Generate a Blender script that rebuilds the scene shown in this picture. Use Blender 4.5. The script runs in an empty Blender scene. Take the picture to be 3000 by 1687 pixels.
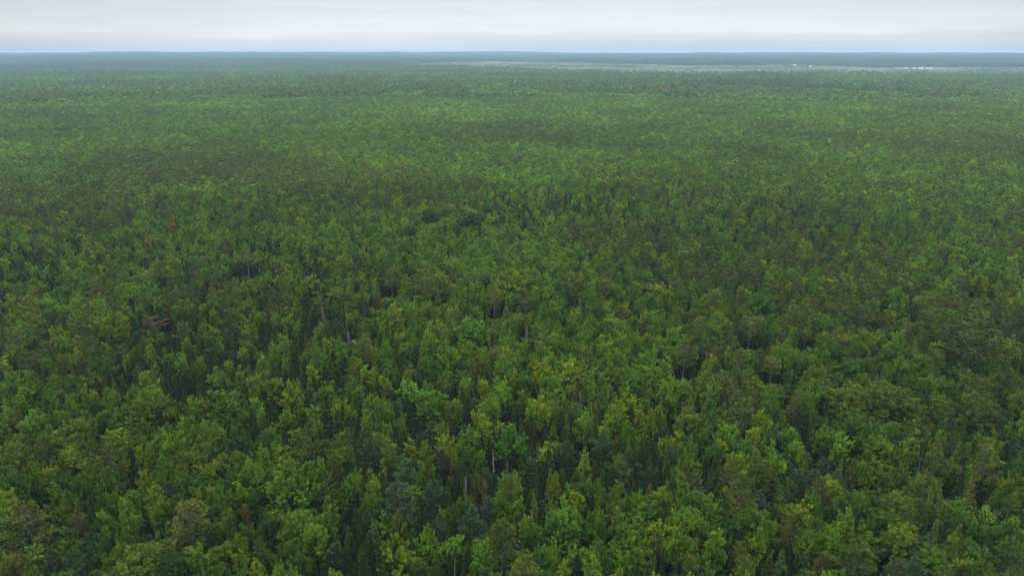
import bpy, math, random
import numpy as np

PI = math.pi
scene = bpy.context.scene
COL = scene.collection

# ------------------------------------------------------------------ camera
CAM_H = 104.0
PITCH = math.radians(19.1)          # below the horizon
FPX = 2000.0                        # focal length in pixels of the 3000 px wide photograph (24 mm)
cam_data = bpy.data.cameras.new("camera")
cam_data.sensor_width = 36.0
cam_data.lens = 24.0
cam_data.clip_start = 0.5
cam_data.clip_end = 80000.0
cam = bpy.data.objects.new("camera", cam_data)
cam.location = (0, 0, CAM_H)
cam.rotation_euler = (PI / 2 - PITCH, 0, 0)
COL.objects.link(cam)
scene.camera = cam

# ------------------------------------------------------------------ world: an overcast sky over Nishita air
ZENITH = 2.7       # extra brightness added overhead, beyond a natural overcast, to light the crowns from above
SUN_EL, SUN_AZ = math.radians(58), math.radians(-50)
world = bpy.data.worlds.new("World")
scene.world = world
world.use_nodes = True
wt = world.node_tree
for n in list(wt.nodes):
    wt.nodes.remove(n)


def W(kind, **kw):
    n = wt.nodes.new(kind)
    for k, v in kw.items():
        setattr(n, k, v)
    return n


def wmath(op, a, b=None, clamp=False):
    n = W('ShaderNodeMath', operation=op)
    n.use_clamp = clamp
    for i, v in enumerate((a, b)):
        if v is None:
            continue
        if isinstance(v, (int, float)):
            n.inputs[i].default_value = v
        else:
            wt.links.new(v, n.inputs[i])
    return n.outputs[0]


tc = W('ShaderNodeTexCoord')
sep = W('ShaderNodeSeparateXYZ')
wt.links.new(tc.outputs['Generated'], sep.inputs[0])
elev = wmath('MULTIPLY', wmath('ARCSINE', sep.outputs['Z']), 180 / PI)      # degrees above the horizon
az = wmath('ARCTAN2', sep.outputs['X'], sep.outputs['Y'])
# long flat cloud bands: a noise stretched along the azimuth
cmb = W('ShaderNodeCombineXYZ')
wt.links.new(wmath('MULTIPLY', az, 1.6), cmb.inputs[0])
wt.links.new(wmath('MULTIPLY', elev, 0.34), cmb.inputs[1])
nz = W('ShaderNodeTexNoise')
nz.inputs['Scale'].default_value = 1.6
nz.inputs['Detail'].default_value = 5
nz.inputs['Roughness'].default_value = 0.5
wt.links.new(cmb.outputs[0], nz.inputs['Vector'])
cmb2 = W('ShaderNodeCombineXYZ')
wt.links.new(wmath('MULTIPLY', az, 1.0), cmb2.inputs[0])
wt.links.new(wmath('MULTIPLY', elev, 0.05), cmb2.inputs[1])
cmb2.inputs[2].default_value = 3.7
nz2 = W('ShaderNodeTexNoise')
nz2.inputs['Scale'].default_value = 2.0
nz2.inputs['Detail'].default_value = 3
wt.links.new(cmb2.outputs[0], nz2.inputs['Vector'])
n1 = wmath('SUBTRACT', nz.outputs['Fac'], 0.5)
n2 = wmath('SUBTRACT', nz2.outputs['Fac'], 0.5)
cmb3 = W('ShaderNodeCombineXYZ')          # finer mottling of the cloud base
wt.links.new(wmath('MULTIPLY', az, 7.0), cmb3.inputs[0])
wt.links.new(wmath('MULTIPLY', elev, 0.9), cmb3.inputs[1])
nz3 = W('ShaderNodeTexNoise')
nz3.inputs['Scale'].default_value = 1.3
nz3.inputs['Detail'].default_value = 6
wt.links.new(cmb3.outputs[0], nz3.inputs['Vector'])
n3 = wmath('SUBTRACT', nz3.outputs['Fac'], 0.5)
e2 = wmath('ADD', elev, wmath('ADD', wmath('MULTIPLY', n1, 0.9), wmath('MULTIPLY', n2, 1.2)))
ramp = W('ShaderNodeValToRGB')
wt.links.new(wmath('DIVIDE', e2, 12.0, clamp=True), ramp.inputs[0])
SKY_STOPS = [(-0.02, (.60, .73, .88)), (0.4, (.66, .77, .89)), (0.8, (.72, .81, .90)), (1.5, (.855, .92, .96)),
             (2.2, (.845, .91, .955)), (3.0, (.78, .86, .925)), (4.4, (.74, .83, .91)), (8.0, (.77, .82, .88)), (12.0, (.81, .83, .84))]
cr = ramp.color_ramp
cr.interpolation = 'EASE'
while len(cr.elements) < len(SKY_STOPS):
    cr.elements.new(0.5)
for e, (d, c) in zip(cr.elements, SKY_STOPS):
    e.position = min(1, max(0, d / 12.0))
    e.color = (*c, 1)
# slow brightness changes of the cloud deck
zen = wmath('MULTIPLY', wmath('SINE', wmath('MULTIPLY', wmath('MAXIMUM', wmath('SUBTRACT', elev, 4.0), 0.0), PI / 180)), ZENITH)
val = wmath('ADD', wmath('ADD', 1.0, zen), wmath('ADD', wmath('MULTIPLY', n1, 0.2), wmath('MULTIPLY', n2, 0.22)))
side = wmath('MULTIPLY', wmath('SUBTRACT', 1.0, wmath('COSINE', wmath('SUBTRACT', az, 0.12))), 0.75)
side = wmath('MINIMUM', side, 0.2)
val = wmath('ADD', wmath('SUBTRACT', val, side), wmath('MULTIPLY', n3, 0.12))
mul = W('ShaderNodeVectorMath', operation='SCALE')
wt.links.new(ramp.outputs[0], mul.inputs[0])
wt.links.new(val, mul.inputs['Scale'])
sky = W('ShaderNodeTexSky')
sky.sky_type = 'NISHITA'
sky.sun_disc = False
sky.sun_elevation = SUN_EL
sky.sun_rotation = SUN_AZ
bg1 = W('ShaderNodeBackground')
wt.links.new(sky.outputs[0], bg1.inputs[0])
bg1.inputs[1].default_value = 0.05
bg2 = W('ShaderNodeBackground')
wt.links.new(mul.outputs[0], bg2.inputs[0])
bg2.inputs[1].default_value = 1.05
mx = W('ShaderNodeMixShader')
mx.inputs[0].default_value = 0.92
wt.links.new(bg1.outputs[0], mx.inputs[1])
wt.links.new(bg2.outputs[0], mx.inputs[2])
wo = W('ShaderNodeOutputWorld')
wt.links.new(mx.outputs[0], wo.inputs[0])

# ------------------------------------------------------------------ sun behind the clouds
sd = bpy.data.lights.new("sun", 'SUN')
sd.energy = 1.5
sd.angle = math.radians(14)
sd.color = (1.0, 0.96, 0.9)
so = bpy.data.objects.new("sun", sd)
so.rotation_euler = (PI / 2 - SUN_EL, 0, -SUN_AZ + PI)
so.location = (0, 0, 300)
COL.objects.link(so)

vs = scene.view_settings
vs.view_transform = 'Standard'
vs.look = 'None'
vs.exposure = 0
vs.gamma = 1
vs.use_curve_mapping = False
cy = scene.cycles
cy.max_bounces = 4
cy.diffuse_bounces = 2
cy.glossy_bounces = 1
cy.transmission_bounces = 3
cy.volume_bounces = 2
cy.transparent_max_bounces = 8
cy.use_denoising = True
cy.use_adaptive_sampling = True
cy.adaptive_threshold = 0.01

HAZE_DENSITY = 0.80e-4
HAZE_COLOR = (0.50, 0.74, 1.0)

rng = np.random.default_rng(7)
random.seed(7)


# ------------------------------------------------------------------ helpers: noise, terrain, projection
def _hash(ix, iy, seed):
    h = (ix.astype(np.int64) * 374761393 + iy.astype(np.int64) * 668265263 + seed * 1442695041) & 0xffffffff
    h = ((h ^ (h >> 13)) * 1274126177) & 0xffffffff
    return ((h ^ (h >> 16)) & 0xffff) / 65535.0


def vnoise(x, y, scale, seed=0):
    x = np.asarray(x, float) / scale
    y = np.asarray(y, float) / scale
    ix, iy = np.floor(x), np.floor(y)
    fx, fy = x - ix, y - iy
    fx = fx * fx * (3 - 2 * fx)
    fy = fy * fy * (3 - 2 * fy)
    a = _hash(ix, iy, seed); b = _hash(ix + 1, iy, seed)
    c = _hash(ix, iy + 1, seed); d = _hash(ix + 1, iy + 1, seed)
    return (a * (1 - fx) + b * fx) * (1 - fy) + (c * (1 - fx) + d * fx) * fy


def terrain(x, y):
    x = np.asarray(x, float); y = np.asarray(y, float)
    r = np.hypot(x, y)
    far = np.clip((r - 350) / 900, 0, 1)
    vfar = np.clip((r - 5000) / 7500, 0, 1) * np.clip((15500 - r) / 1500, 0, 1)
    marsh = np.clip((r - 1500) / 500, 0, 1) * np.clip((5200 - r) / 600, 0, 1)
    z = (vnoise(x, y, 420, 3) - 0.5) * 15 * far * (1 - marsh)
    z += (vnoise(x, y, 60, 5) - 0.5) * 1.5 * (1 - marsh)
    z += vfar * (50 + vnoise(x, y, 2300, 9) * 24 + (vnoise(x, y, 800, 11) - 0.5) * 12 + (vnoise(x, y, 300, 12) - 0.5) * 4)
    return z


cp, sp_ = math.cos(PITCH), math.sin(PITCH)


def ray(px, py):
    u = (px - 1500.0) / FPX
    v = (843.5 - py) / FPX
    return np.array([u, cp + v * sp_, -sp_ + v * cp])


def at_pixel(px, py, z):
    d = ray(px, py)
    t = (z - CAM_H) / d[2]
    return d[0] * t, d[1] * t, t


def project(x, y, z):
    dz = z - CAM_H
    depth = y * cp - dz * sp_
    up = y * sp_ + dz * cp
    return 1500 + FPX * x / depth, 843.5 - FPX * up / depth, depth


# ------------------------------------------------------------------ materials
def new_mat(name):
    m = bpy.data.materials.new(name)
    m.use_nodes = True
    nt = m.node_tree
    for n in list(nt.nodes):
        nt.nodes.remove(n)
    out = nt.nodes.new('ShaderNodeOutputMaterial')
    return m, nt, out


def foliage_mat(name, transl=0.3, tone_span=0.55, yellow=0.25, rough=0.6):
    """leaf colour = the tree's own tint, varied from spray to spray"""
    m, nt, out = new_mat(name)
    N = nt.nodes.new
    L = nt.links.new
    tint = N('ShaderNodeAttribute'); tint.attribute_type = 'INSTANCER'; tint.attribute_name = 'tint'
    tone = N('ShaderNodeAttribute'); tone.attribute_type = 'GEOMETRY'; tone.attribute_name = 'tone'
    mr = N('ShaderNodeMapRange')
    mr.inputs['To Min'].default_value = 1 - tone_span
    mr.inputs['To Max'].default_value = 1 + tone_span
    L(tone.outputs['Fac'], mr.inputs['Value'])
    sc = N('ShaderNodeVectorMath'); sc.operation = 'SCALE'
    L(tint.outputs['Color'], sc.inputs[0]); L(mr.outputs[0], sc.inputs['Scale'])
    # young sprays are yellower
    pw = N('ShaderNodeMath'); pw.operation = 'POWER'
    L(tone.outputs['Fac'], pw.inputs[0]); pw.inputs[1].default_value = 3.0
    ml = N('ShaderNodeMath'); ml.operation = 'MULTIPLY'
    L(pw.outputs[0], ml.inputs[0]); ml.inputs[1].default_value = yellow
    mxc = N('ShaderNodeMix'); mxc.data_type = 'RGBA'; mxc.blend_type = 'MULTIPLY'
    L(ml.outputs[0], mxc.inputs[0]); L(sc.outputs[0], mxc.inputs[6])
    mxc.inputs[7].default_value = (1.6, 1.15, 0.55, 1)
    p = N('ShaderNodeBsdfPrincipled')
    p.inputs['Roughness'].default_value = rough
    p.inputs['Specular IOR Level'].default_value = 0.18
    L(mxc.outputs[2], p.inputs['Base Color'])
    t = N('ShaderNodeBsdfTranslucent')
    mt = N('ShaderNodeMix'); mt.data_type = 'RGBA'; mt.blend_type = 'MULTIPLY'; mt.inputs[0].default_value = 1
    L(mxc.outputs[2], mt.inputs[6]); mt.inputs[7].default_value = (1.25, 1.2, 0.6, 1)
    L(mt.outputs[2], t.inputs['Color'])
    mix = N('ShaderNodeMixShader'); mix.inputs[0].default_value = transl
    L(p.outputs[0], mix.inputs[1]); L(t.outputs[0], mix.inputs[2])
    L(mix.outputs[0], out.inputs[0])
    return m


def noise_mat(name, stops, scale=1.0, detail=6, rough=0.9, zs=1.0, bump=0.0):
    m, nt, out = new_mat(name)
    N = nt.nodes.new
    L = nt.links.new
    g = N('ShaderNodeTexCoord')
    mp = N('ShaderNodeMapping'); mp.inputs['Scale'].default_value = (1, 1, zs)
    L(g.outputs['Object'], mp.inputs[0])
    n = N('ShaderNodeTexNoise'); n.inputs['Scale'].default_value = scale; n.inputs['Detail'].default_value = detail
    L(mp.outputs[0], n.inputs['Vector'])
    r = N('ShaderNodeValToRGB')
    while len(r.color_ramp.elements) < len(stops):
        r.color_ramp.elements.new(0.5)
    for e, (pos, c) in zip(r.color_ramp.elements, stops):
        e.position = pos; e.color = (*c, 1)
    L(n.outputs['Fac'], r.inputs[0])
    p = N('ShaderNodeBsdfPrincipled'); p.inputs['Roughness'].default_value = rough
    p.inputs['Specular IOR Level'].default_value = 0.15
    L(r.outputs[0], p.inputs['Base Color'])
    if bump:
        b = N('ShaderNodeBump'); b.inputs['Strength'].default_value = bump
        L(n.outputs['Fac'], b.inputs['Height']); L(b.outputs[0], p.inputs['Normal'])
    L(p.outputs[0], out.inputs[0])
    return m


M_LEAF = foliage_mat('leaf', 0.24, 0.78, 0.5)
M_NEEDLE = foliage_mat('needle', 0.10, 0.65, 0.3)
M_BARK = noise_mat('bark', [(0.3, (.05, .042, .035)), (0.7, (.13, .11, .095))], 3.0, zs=0.25, bump=0.4)
M_PALE = noise_mat('pale_bark', [(0.35, (.07, .065, .06)), (0.65, (.20, .185, .165))], 4.0, zs=0.3, bump=0.3)
M_GREY = noise_mat('dead_wood', [(0.3, (.14, .12, .105)), (0.7, (.30, .265, .23))], 2.0, zs=0.3, bump=0.3)
M_RUST = noise_mat('rusty_wood', [(0.3, (.11, .07, .045)), (0.7, (.22, .15, .10))], 2.0, zs=0.3, bump=0.3)
M_GROUND = noise_mat('forest_ground', [(0.35, (.008, .013, .005)), (0.5, (.014, .022, .008)), (0.7, (.026, .026, .013))], 0.15, detail=10, rough=1)
M_MARSH = noise_mat('marsh_grass', [(0.38, (.055, .082, .025)), (0.5, (.092, .105, .033)), (0.62, (.130, .128, .043))], 0.012, detail=8, rough=1)


# ------------------------------------------------------------------ mesh building
def build_mesh(name, verts, faces, mats, midx=None, tone=None):
    me = bpy.data.meshes.new(name)
    verts = np.asarray(verts, np.float32)
    nf = len(faces)
    faces = np.asarray(faces, np.int32)                       # n x 4 quads
    me.vertices.add(len(verts))
    me.vertices.foreach_set('co', verts.ravel())
    me.loops.add(nf * 4)
    me.loops.foreach_set('vertex_index', faces.ravel())
    me.polygons.add(nf)
    me.polygons.foreach_set('loop_start', np.arange(0, nf * 4, 4, dtype=np.int32))
    if midx is not None:
        me.polygons.foreach_set('material_index', np.asarray(midx, np.int32))
    for m in mats:
        me.materials.append(m)
    a = me.attributes.new('tone', 'FLOAT', 'FACE')
    a.data.foreach_set('value', np.asarray(tone if tone is not None else np.full(nf, .5), np.float32))
    me.update(calc_edges=True)
    return me


def unit(v):
    return v / np.maximum(np.linalg.norm(v, axis=-1, keepdims=True), 1e-9)


class Leaves:
    def __init__(self, rg):
        self.rg = rg; self.v = []; self.t = []

    def add(self, C, D, length, width, tone):
        """rhombic sprays: centres C, long axes D"""
        n = len(C)
        D = unit(D)
        Rn = unit(self.rg.normal(size=(n, 3)))
        Wd = unit(np.cross(D, Rn))
        ln = np.broadcast_to(length, (n,)) * self.rg.uniform(.7, 1.3, n)
        wd = np.broadcast_to(width, (n,)) * self.rg.uniform(.7, 1.3, n)
        ln = ln[:, None]; wd = wd[:, None]
        q = np.stack([C - D * ln / 2, C + Wd * wd / 2 + D * ln * .12, C + D * ln / 2, C - Wd * wd / 2 + D * ln * .12], 1)
        self.v.append(q.reshape(-1, 3))
        self.t.append(np.clip(np.broadcast_to(tone, (n,)) + self.rg.normal(0, .10, n), 0, 1))

    def out(self):
        v = np.concatenate(self.v); t = np.concatenate(self.t)
        f = np.arange(len(v)).reshape(-1, 4)
        return v, f, t


class Tubes:
    def __init__(self):
        self.v = []; self.f = []; self.n = 0

    def add(self, pts, rad, sides=5):
        pts = np.asarray(pts, float); k = len(pts)
        tang = unit(np.gradient(pts, axis=0))
        ref = np.array([1, 0, 0.]) if abs(tang[0][0]) < .8 else np.array([0, 1., 0])
        ring = []
        for i in range(k):
            a = unit(np.cross(tang[i], ref)); b = np.cross(tang[i], a)
            ang = np.linspace(0, 2 * PI, sides, endpoint=False)
            ring.append(pts[i] + rad[i] * (np.cos(ang)[:, None] * a + np.sin(ang)[:, None] * b))
        self.v.append(np.concatenate(ring))
        for i in range(k - 1):
            for s in range(sides):
                s2 = (s + 1) % sides
                o = self.n + i * sides
                self.f.append((o + s, o + s2, o + sides + s2, o + sides + s))
        self.n += k * sides

    def out(self):
        return np.concatenate(self.v), np.array(self.f)


def limb(p0, p1, sag, k=4):
    t = np.linspace(0, 1, k)[:, None]
    p0 = np.asarray(p0, float); p1 = np.asarray(p1, float)
    return p0 + (p1 - p0) * t + np.array([0, 0, 1.0]) * (np.sin(t * PI) * sag)


# each maker returns (Leaves, Tubes); q scales how many sprays there are, sprays grow as q shrinks
def broadleaf(seed, H=15.0, R=4.0, base=4.5, plumes=36, spike=0.7, rnd=0.45, q=1.0, open_=0.0):
    rg = np.random.default_rng(seed)
    lv, tb = Leaves(rg), Tubes()
    zc = base + (H - base) * 0.42
    lean = rg.normal(0, .25, 2)
    tb.add([(0, 0, -.4), (lean[0] * .3, lean[1] * .3, base * .6), (lean[0], lean[1], zc), (lean[0] * 1.2, lean[1] * 1.2, H * .74)],
           [.20, .15, .10, .04], 6)
    npl = int(plumes * (1 if q > .5 else .75))
    nsub = 6 if q > .5 else 4
    nleaf = max(5, int(44 * q * (1.0 if q > .5 else 1.0)))
    L = 0.315 / math.sqrt(max(q, .12)) * (1.25 if q < .5 else 1) * (R / 4) ** .5
    i = np.arange(npl) + .5
    el = np.arcsin(1 - i / npl * 1.55)                       # from the top down past the equator
    azz = i * 2.399963 + rg.uniform(0, 6.28) + rg.normal(0, .35, npl)
    lump = rg.uniform(.62, 1.08, npl)
    # big uneven lobes
    for _ in range(3):
        a0 = rg.uniform(0, 6.28); lump *= 1 + .16 * np.cos(azz - a0) * rg.uniform(-1, 1)
    for k in range(npl):
        if open_ and rg.random() < open_:
            continue
        d = np.array([math.cos(azz[k]) * math.cos(el[k]), math.sin(azz[k]) * math.cos(el[k]), math.sin(el[k])])
        hz = (H - zc) if d[2] > 0 else (zc - base)
        tip = np.array([lean[0], lean[1], zc]) + d * np.array([R, R, hz]) * lump[k]
        ax = unit(d * np.array([1, 1, .8]) + np.array([0, 0, spike]) + rg.normal(0, .12, 3))
        Lp = (R * .38 + .6) * rg.uniform(.8, 1.25)
        root = tip - ax * Lp
        if k % 3 == 0:
            tb.add(limb((lean[0] * .6, lean[1] * .6, base * rg.uniform(.7, 1.3)), root, -.25), [.07, .055, .04, .025], 4)
        ptone = rg.uniform(.3, .7)
        for s in range(nsub):
            t0 = rg.uniform(0.1, .85)
            side = unit(rg.normal(size=3)); side -= ax * side.dot(ax); side = unit(side)
            a2 = unit(ax * (1 - rnd * .6) + side * rnd * 1.1 + np.array([0, 0, spike * .25]))
            o = root + ax * Lp * t0 + side * Lp * .12
            l2 = Lp * rg.uniform(.45, .75)
            t = rg.random(nleaf) ** .8
            prof = np.sin(np.clip(t * .9 + .12, 0, 1) * PI) ** .7 * (l2 * (.15 + .2 * rnd))
            rad = unit(rg.normal(size=(nleaf, 3))); rad -= a2 * (rad @ a2)[:, None]
            rad = unit(rad)
            C = o + a2 * (t * l2)[:, None] + rad * (prof * rg.uniform(.55, 1.05, nleaf))[:, None]
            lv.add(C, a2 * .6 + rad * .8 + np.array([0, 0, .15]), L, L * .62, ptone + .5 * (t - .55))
    # inner leaves fill the crown, their tone darkened to paint its inner shade
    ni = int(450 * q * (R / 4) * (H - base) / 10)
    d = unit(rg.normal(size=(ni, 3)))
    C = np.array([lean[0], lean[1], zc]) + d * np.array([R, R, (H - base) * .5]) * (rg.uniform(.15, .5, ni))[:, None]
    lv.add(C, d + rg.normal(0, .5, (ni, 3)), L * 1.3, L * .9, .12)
    return lv, tb


def tufts(lv, C, D, n, ln, wd, spread, tone):
    """n needle sprays fanning out of every point C round its axis D"""
    k = len(C)
    Cn = np.repeat(C, n, 0); Dn = np.repeat(unit(D), n, 0)
    j = lv.rg.normal(size=(k * n, 3)) * spread
    d = unit(Dn + j)
    tn = np.repeat(np.broadcast_to(tone, (k,)), n)
    lv.add(Cn + d * (ln * .45), d, ln, wd, tn)


def pine(seed, H=18.0, R=4.2, base=5.0, step=.95, per=5, flat=1.0, up=.10, nt=7, ln=.55, wd=.17, q=1.0, shape='wide', gap=.12, bare=False):
    rg = np.random.default_rng(seed)
    lv, tb = Leaves(rg), Tubes()
    wind = rg.normal(0, .12, 2)
    trunk_top = H * .97
    tb.add([(0, 0, -.4), (0, 0, H * .3), (wind[0], wind[1], H * .65), (wind[0] * 2, wind[1] * 2, trunk_top)], [.26, .20, .12, .03], 6)
    qs = math.sqrt(max(q, .1))
    z = base
    while z < H - .25:
        u = (z - base) / (H - base)
        if shape == 'wide':
            prof = (1 - u) ** .55 * (.55 + .75 * min(1, u * 2.6)) * .95
        elif shape == 'cone':
            prof = (1 - u) ** 1.05 * (.85 + .15 * min(1, u * 5)) * 1.08
        else:
            prof = math.sin(min(1, u * .78 + .22) * PI) ** .75
        nb = max(3, int(round(per * rg.uniform(.7, 1.25) * (1 if q > .5 else .75))))
        a0 = rg.uniform(0, 6.28)
        for b in range(nb):
            if rg.random() < gap:
                continue
            a = a0 + b * 2 * PI / nb + rg.normal(0, .25)
            Lb = max(.16 if shape == 'cone' else .35, R * prof * rg.uniform(.62, 1.15))
            tilt = up + (.3 if shape == 'cone' else .75) * u ** 2.5 + rg.normal(0, .07)
            hd = np.array([math.cos(a), math.sin(a), 0])
            d = unit(hd + np.array([0, 0, tilt]))
            lat = np.array([-hd[1], hd[0], 0])
            o = np.array([wind[0] * u * 2, wind[1] * u * 2, z + rg.normal(0, .12)])
            if Lb > 1.2 and (q > .5):
                tb.add(limb(o, o + d * Lb * .9, -.04 * Lb, 3), [.05, .035, .015], 3)
            m = max(3, int(Lb * 5.2 * flat * qs * (1.0 if q > .5 else .9)))
            t = rg.uniform(.28, 1.0, m) ** .75
            sw = rg.uniform(-1, 1, m) * (Lb * .30) * np.sin(np.clip(t, 0, 1) * PI * .82 + .15)
            C = o + d * (t * Lb)[:, None] + lat * sw[:, None]
            C[:, 2] += rg.normal(0, .07, m) + .10 * Lb * t ** 2 * rg.uniform(.3, 1, m)
            D = d * .9 + lat * (sw / max(.3, Lb * .3))[:, None] * .8 + np.array([0, 0, .35])
            tone = rg.uniform(.2, .8)
            tufts(lv, C, D, nt if q > .5 else 4, ln / qs ** .8, wd / qs, .42, np.full(m, tone) + .15 * (t - .6))
        z += step * rg.uniform(.75, 1.25) * (1 if q > .5 else 1.25)
    top = np.array([[wind[0] * 2, wind[1] * 2, H - .3]])
    tufts(lv, top, np.array([[0, 0, 1.]]), 8, ln * (1.5 if shape == 'cone' else 1.1), wd * 1.1, .15 if shape == 'cone' else .35, np.array([.7]))
    return lv, tb


def cedar(seed, H=11.0, R=2.0, base=.8, q=1.0):
    rg = np.random.default_rng(seed)
    lv, tb = Leaves(rg), Tubes()
    tb.add([(0, 0, -.4), (0, 0, H * .5), (0, 0, H * .93)], [.2, .12, .03], 6)
    nfan = int(330 * (1 if q > .5 else .5))
    nl = 13 if q > .5 else 5
    L = .42 / math.sqrt(max(q, .15)) ** .9
    u = rg.random(nfan) ** 1.25
    a = rg.uniform(0, 6.28, nfan)
    lob = 1 + .16 * np.sin(a * 3 + seed) + .13 * np.sin(a * 5 + u * 14)
    prof = R * (1 - u) ** .72 * (.75 + .25 * np.clip(u * 6, 0, 1)) * lob * rg.uniform(.7, 1.08, nfan)
    hd = np.stack([np.cos(a), np.sin(a), np.zeros(nfan)], 1)
    C = hd * prof[:, None]; C[:, 2] = base + u * (H - base)
    D = hd * .75 + np.array([0, 0, .85])
    tufts(lv, C - unit(D) * .3, D, nl, L, L * .42, .38, rg.uniform(.2, .85, nfan))
    tufts(lv, np.array([[0, 0, H - .5]]), np.array([[0, 0, 1.]]), 16, L, L * .4, .25, np.array([.7]))
    return lv, tb


def dead(seed, H=12.0, R=2.6, base=2.0, per=3, step=.7, thick=1.0, crooked=False, sprays=0.0):
    rg = np.random.default_rng(seed)
    lv, tb = Leaves(rg), Tubes()
    wx, wy = rg.normal(0, .35, 2)
    tb.add([(0, 0, -.4), (wx * .2, wy * .2, H * .35), (wx * .6, wy * .6, H * .7), (wx, wy, H)], [.24 * thick, .19 * thick, .12 * thick, .035 * thick], 6)
    z = base
    br = Tubes()
    while z < H * .97:
        u = (z - base) / (H - base)
        for b in range(per):
            a = rg.uniform(0, 6.28)
            Lb = R * (1 - u * .7) * rg.uniform(.15, 1.1) ** 1.3
            d = unit(np.array([math.cos(a), math.sin(a), rg.uniform(-.5, .8)]))
            o = np.array([wx * u * .8, wy * u * .8, z])
            mid = o + d * Lb * .5 + rg.normal(0, .10 * Lb, 3)
            end = o + d * Lb + rg.normal(0, .15 * Lb, 3) + np.array([0, 0, .25 * Lb if crooked else -.1 * Lb])
            br.add([o, mid, end], [.055 * thick, .035 * thick, .015 * thick], 3)
            for s in range(3 if Lb > .8 else 2):
                p = mid + (end - mid) * rg.uniform(-.3, .8)
                e = p + unit(d + rg.normal(0, .8, 3)) * Lb * rg.uniform(.25, .5)
                br.add([p, (p + e) / 2 + rg.normal(0, .05, 3), e], [.035 * thick, .026 * thick, .014 * thick], 3)
            if sprays > 0:
                m = max(1, int(Lb * 5 * sprays))
                C = o + d * (rg.uniform(.35, 1, m) * Lb)[:, None] + rg.normal(0, .12, (m, 3))
                tufts(lv, C, np.tile(d, (m, 1)), 5, .42, .15, .5, rg.uniform(.2, .8, m))
        z += step * rg.uniform(.7, 1.3)
    return lv, tb, br


# kinds: reference height and radius, makers for the near and the middle distance
K = {}
GAIN = np.array([1.20, 1.25, .46])


def reg(kind, H, R, leafmat, barkmat, makers_near, makers_mid):
    K[kind] = dict(H=H, R=R, lm=leafmat, bm=barkmat, near=makers_near, mid=makers_mid)


reg('maple_tree', 15, 4.0, M_LEAF, M_BARK,
    [lambda s=s: broadleaf(100 + s, plumes=42 + 2 * s, spike=.75 + .06 * (s % 3), rnd=.35 + .05 * (s % 2)) for s in range(6)],
    [lambda s=s: broadleaf(150 + s, spike=.75, rnd=.4, q=.28) for s in range(4)])
reg('oak_tree', 15, 4.6, M_LEAF, M_BARK,
    [lambda s=s: broadleaf(200 + s, R=4.6, plumes=48, spike=.22, rnd=.75) for s in range(5)],
    [lambda s=s: broadleaf(250 + s, R=4.6, spike=.22, rnd=.75, q=.28) for s in range(4)])
reg('birch_tree', 16, 2.4, M_LEAF, M_PALE,
    [lambda s=s: broadleaf(300 + s, H=16, R=2.4, base=4.0, plumes=56, spike=.9, rnd=.4, q=.7, open_=.05) for s in range(5)],
    [lambda s=s: broadleaf(350 + s, H=16, R=2.4, base=4.0, plumes=44, spike=.9, rnd=.4, q=.24) for s in range(4)])
reg('pine_tree', 18, 4.2, M_NEEDLE, M_BARK,
    [lambda s=s: pine(400 + s, gap=.10 + .03 * s) for s in range(6)] +
    [lambda s=s: pine(420 + s, base=9.5, R=4.2, gap=.1, per=6, shape='cone' if s else 'wide') for s in range(2)],
    [lambda s=s: pine(450 + s, q=.3) for s in range(4)])
reg('young_pine_tree', 13, 3.0, M_NEEDLE, M_BARK,
    [lambda s=s: pine(500 + s, H=13, R=3.0, base=1.8, step=.7, per=6, up=.45, ln=.5, wd=.15, shape='egg', gap=.05) for s in range(4)],
    [lambda s=s: pine(550 + s, H=13, R=3.0, base=1.8, step=.8, per=6, up=.45, q=.3, shape='egg') for s in range(3)])
reg('spruce_tree', 11, 1.7, M_NEEDLE, M_BARK,
    [lambda s=s: pine(600 + s, H=11, R=1.7, base=1.0, step=.42, per=7, up=-.12, ln=.34, wd=.12, nt=5, shape='cone', gap=.04) for s in range(5)],
    [lambda s=s: pine(650 + s, H=11, R=1.7, base=1.0, step=.6, per=6, up=-.12, ln=.4, wd=.16, q=.4, shape='cone') for s in range(3)])
reg('larch_tree', 15, 2.5, M_NEEDLE, M_BARK,
    [lambda s=s: pine(700 + s, H=15, R=2.5, base=3.0, step=.62, per=6, up=.12, ln=.42, wd=.13, nt=5, shape='cone', gap=.08) for s in range(4)],
    [lambda s=s: pine(750 + s, H=15, R=2.5, base=3.0, step=.8, per=6, up=.12, q=.3, shape='cone') for s in range(3)])
reg('cedar_tree', 11, 2.0, M_NEEDLE, M_BARK,
    [lambda s=s: cedar(800 + s) for s in range(5)],
    [lambda s=s: cedar(850 + s, q=.3) for s in range(3)])

for kind, k in K.items():
    k['meshes'] = []
    k['full'] = []
    for i, mk in enumerate(k['near']):
        lv, tb = mk()
        v, f, t = lv.out()
        cm = build_mesh(kind + '_crown', v, f, [k['lm']], tone=t)
        v2, f2 = tb.out()
        tm = build_mesh(kind + '_trunk', v2, f2, [M_PALE if kind == 'pine_tree' and i >= 6 else k['bm']])
        k['meshes'].append((cm, tm))
        if i < 4:
            k['full'].append(build_mesh(kind + '_whole', np.concatenate([v, v2]), np.concatenate([f, f2 + len(v)]), [k['lm'], k['bm']],
                                        midx=np.r_[np.zeros(len(f)), np.ones(len(f2))], tone=np.r_[t, np.full(len(f2), .5)]))
    k['mids'] = []
    for i, mk in enumerate(k['mid']):
        lv, tb = mk()
        v, f, t = lv.out(); v2, f2 = tb.out()
        me = build_mesh(kind + '_far', np.concatenate([v, v2]), np.concatenate([f, f2 + len(v)]), [k['lm'], k['bm']],
                        midx=np.r_[np.zeros(len(f)), np.ones(len(f2))], tone=np.r_[t, np.full(len(f2), .5)])
        k['mids'].append(me)

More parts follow.
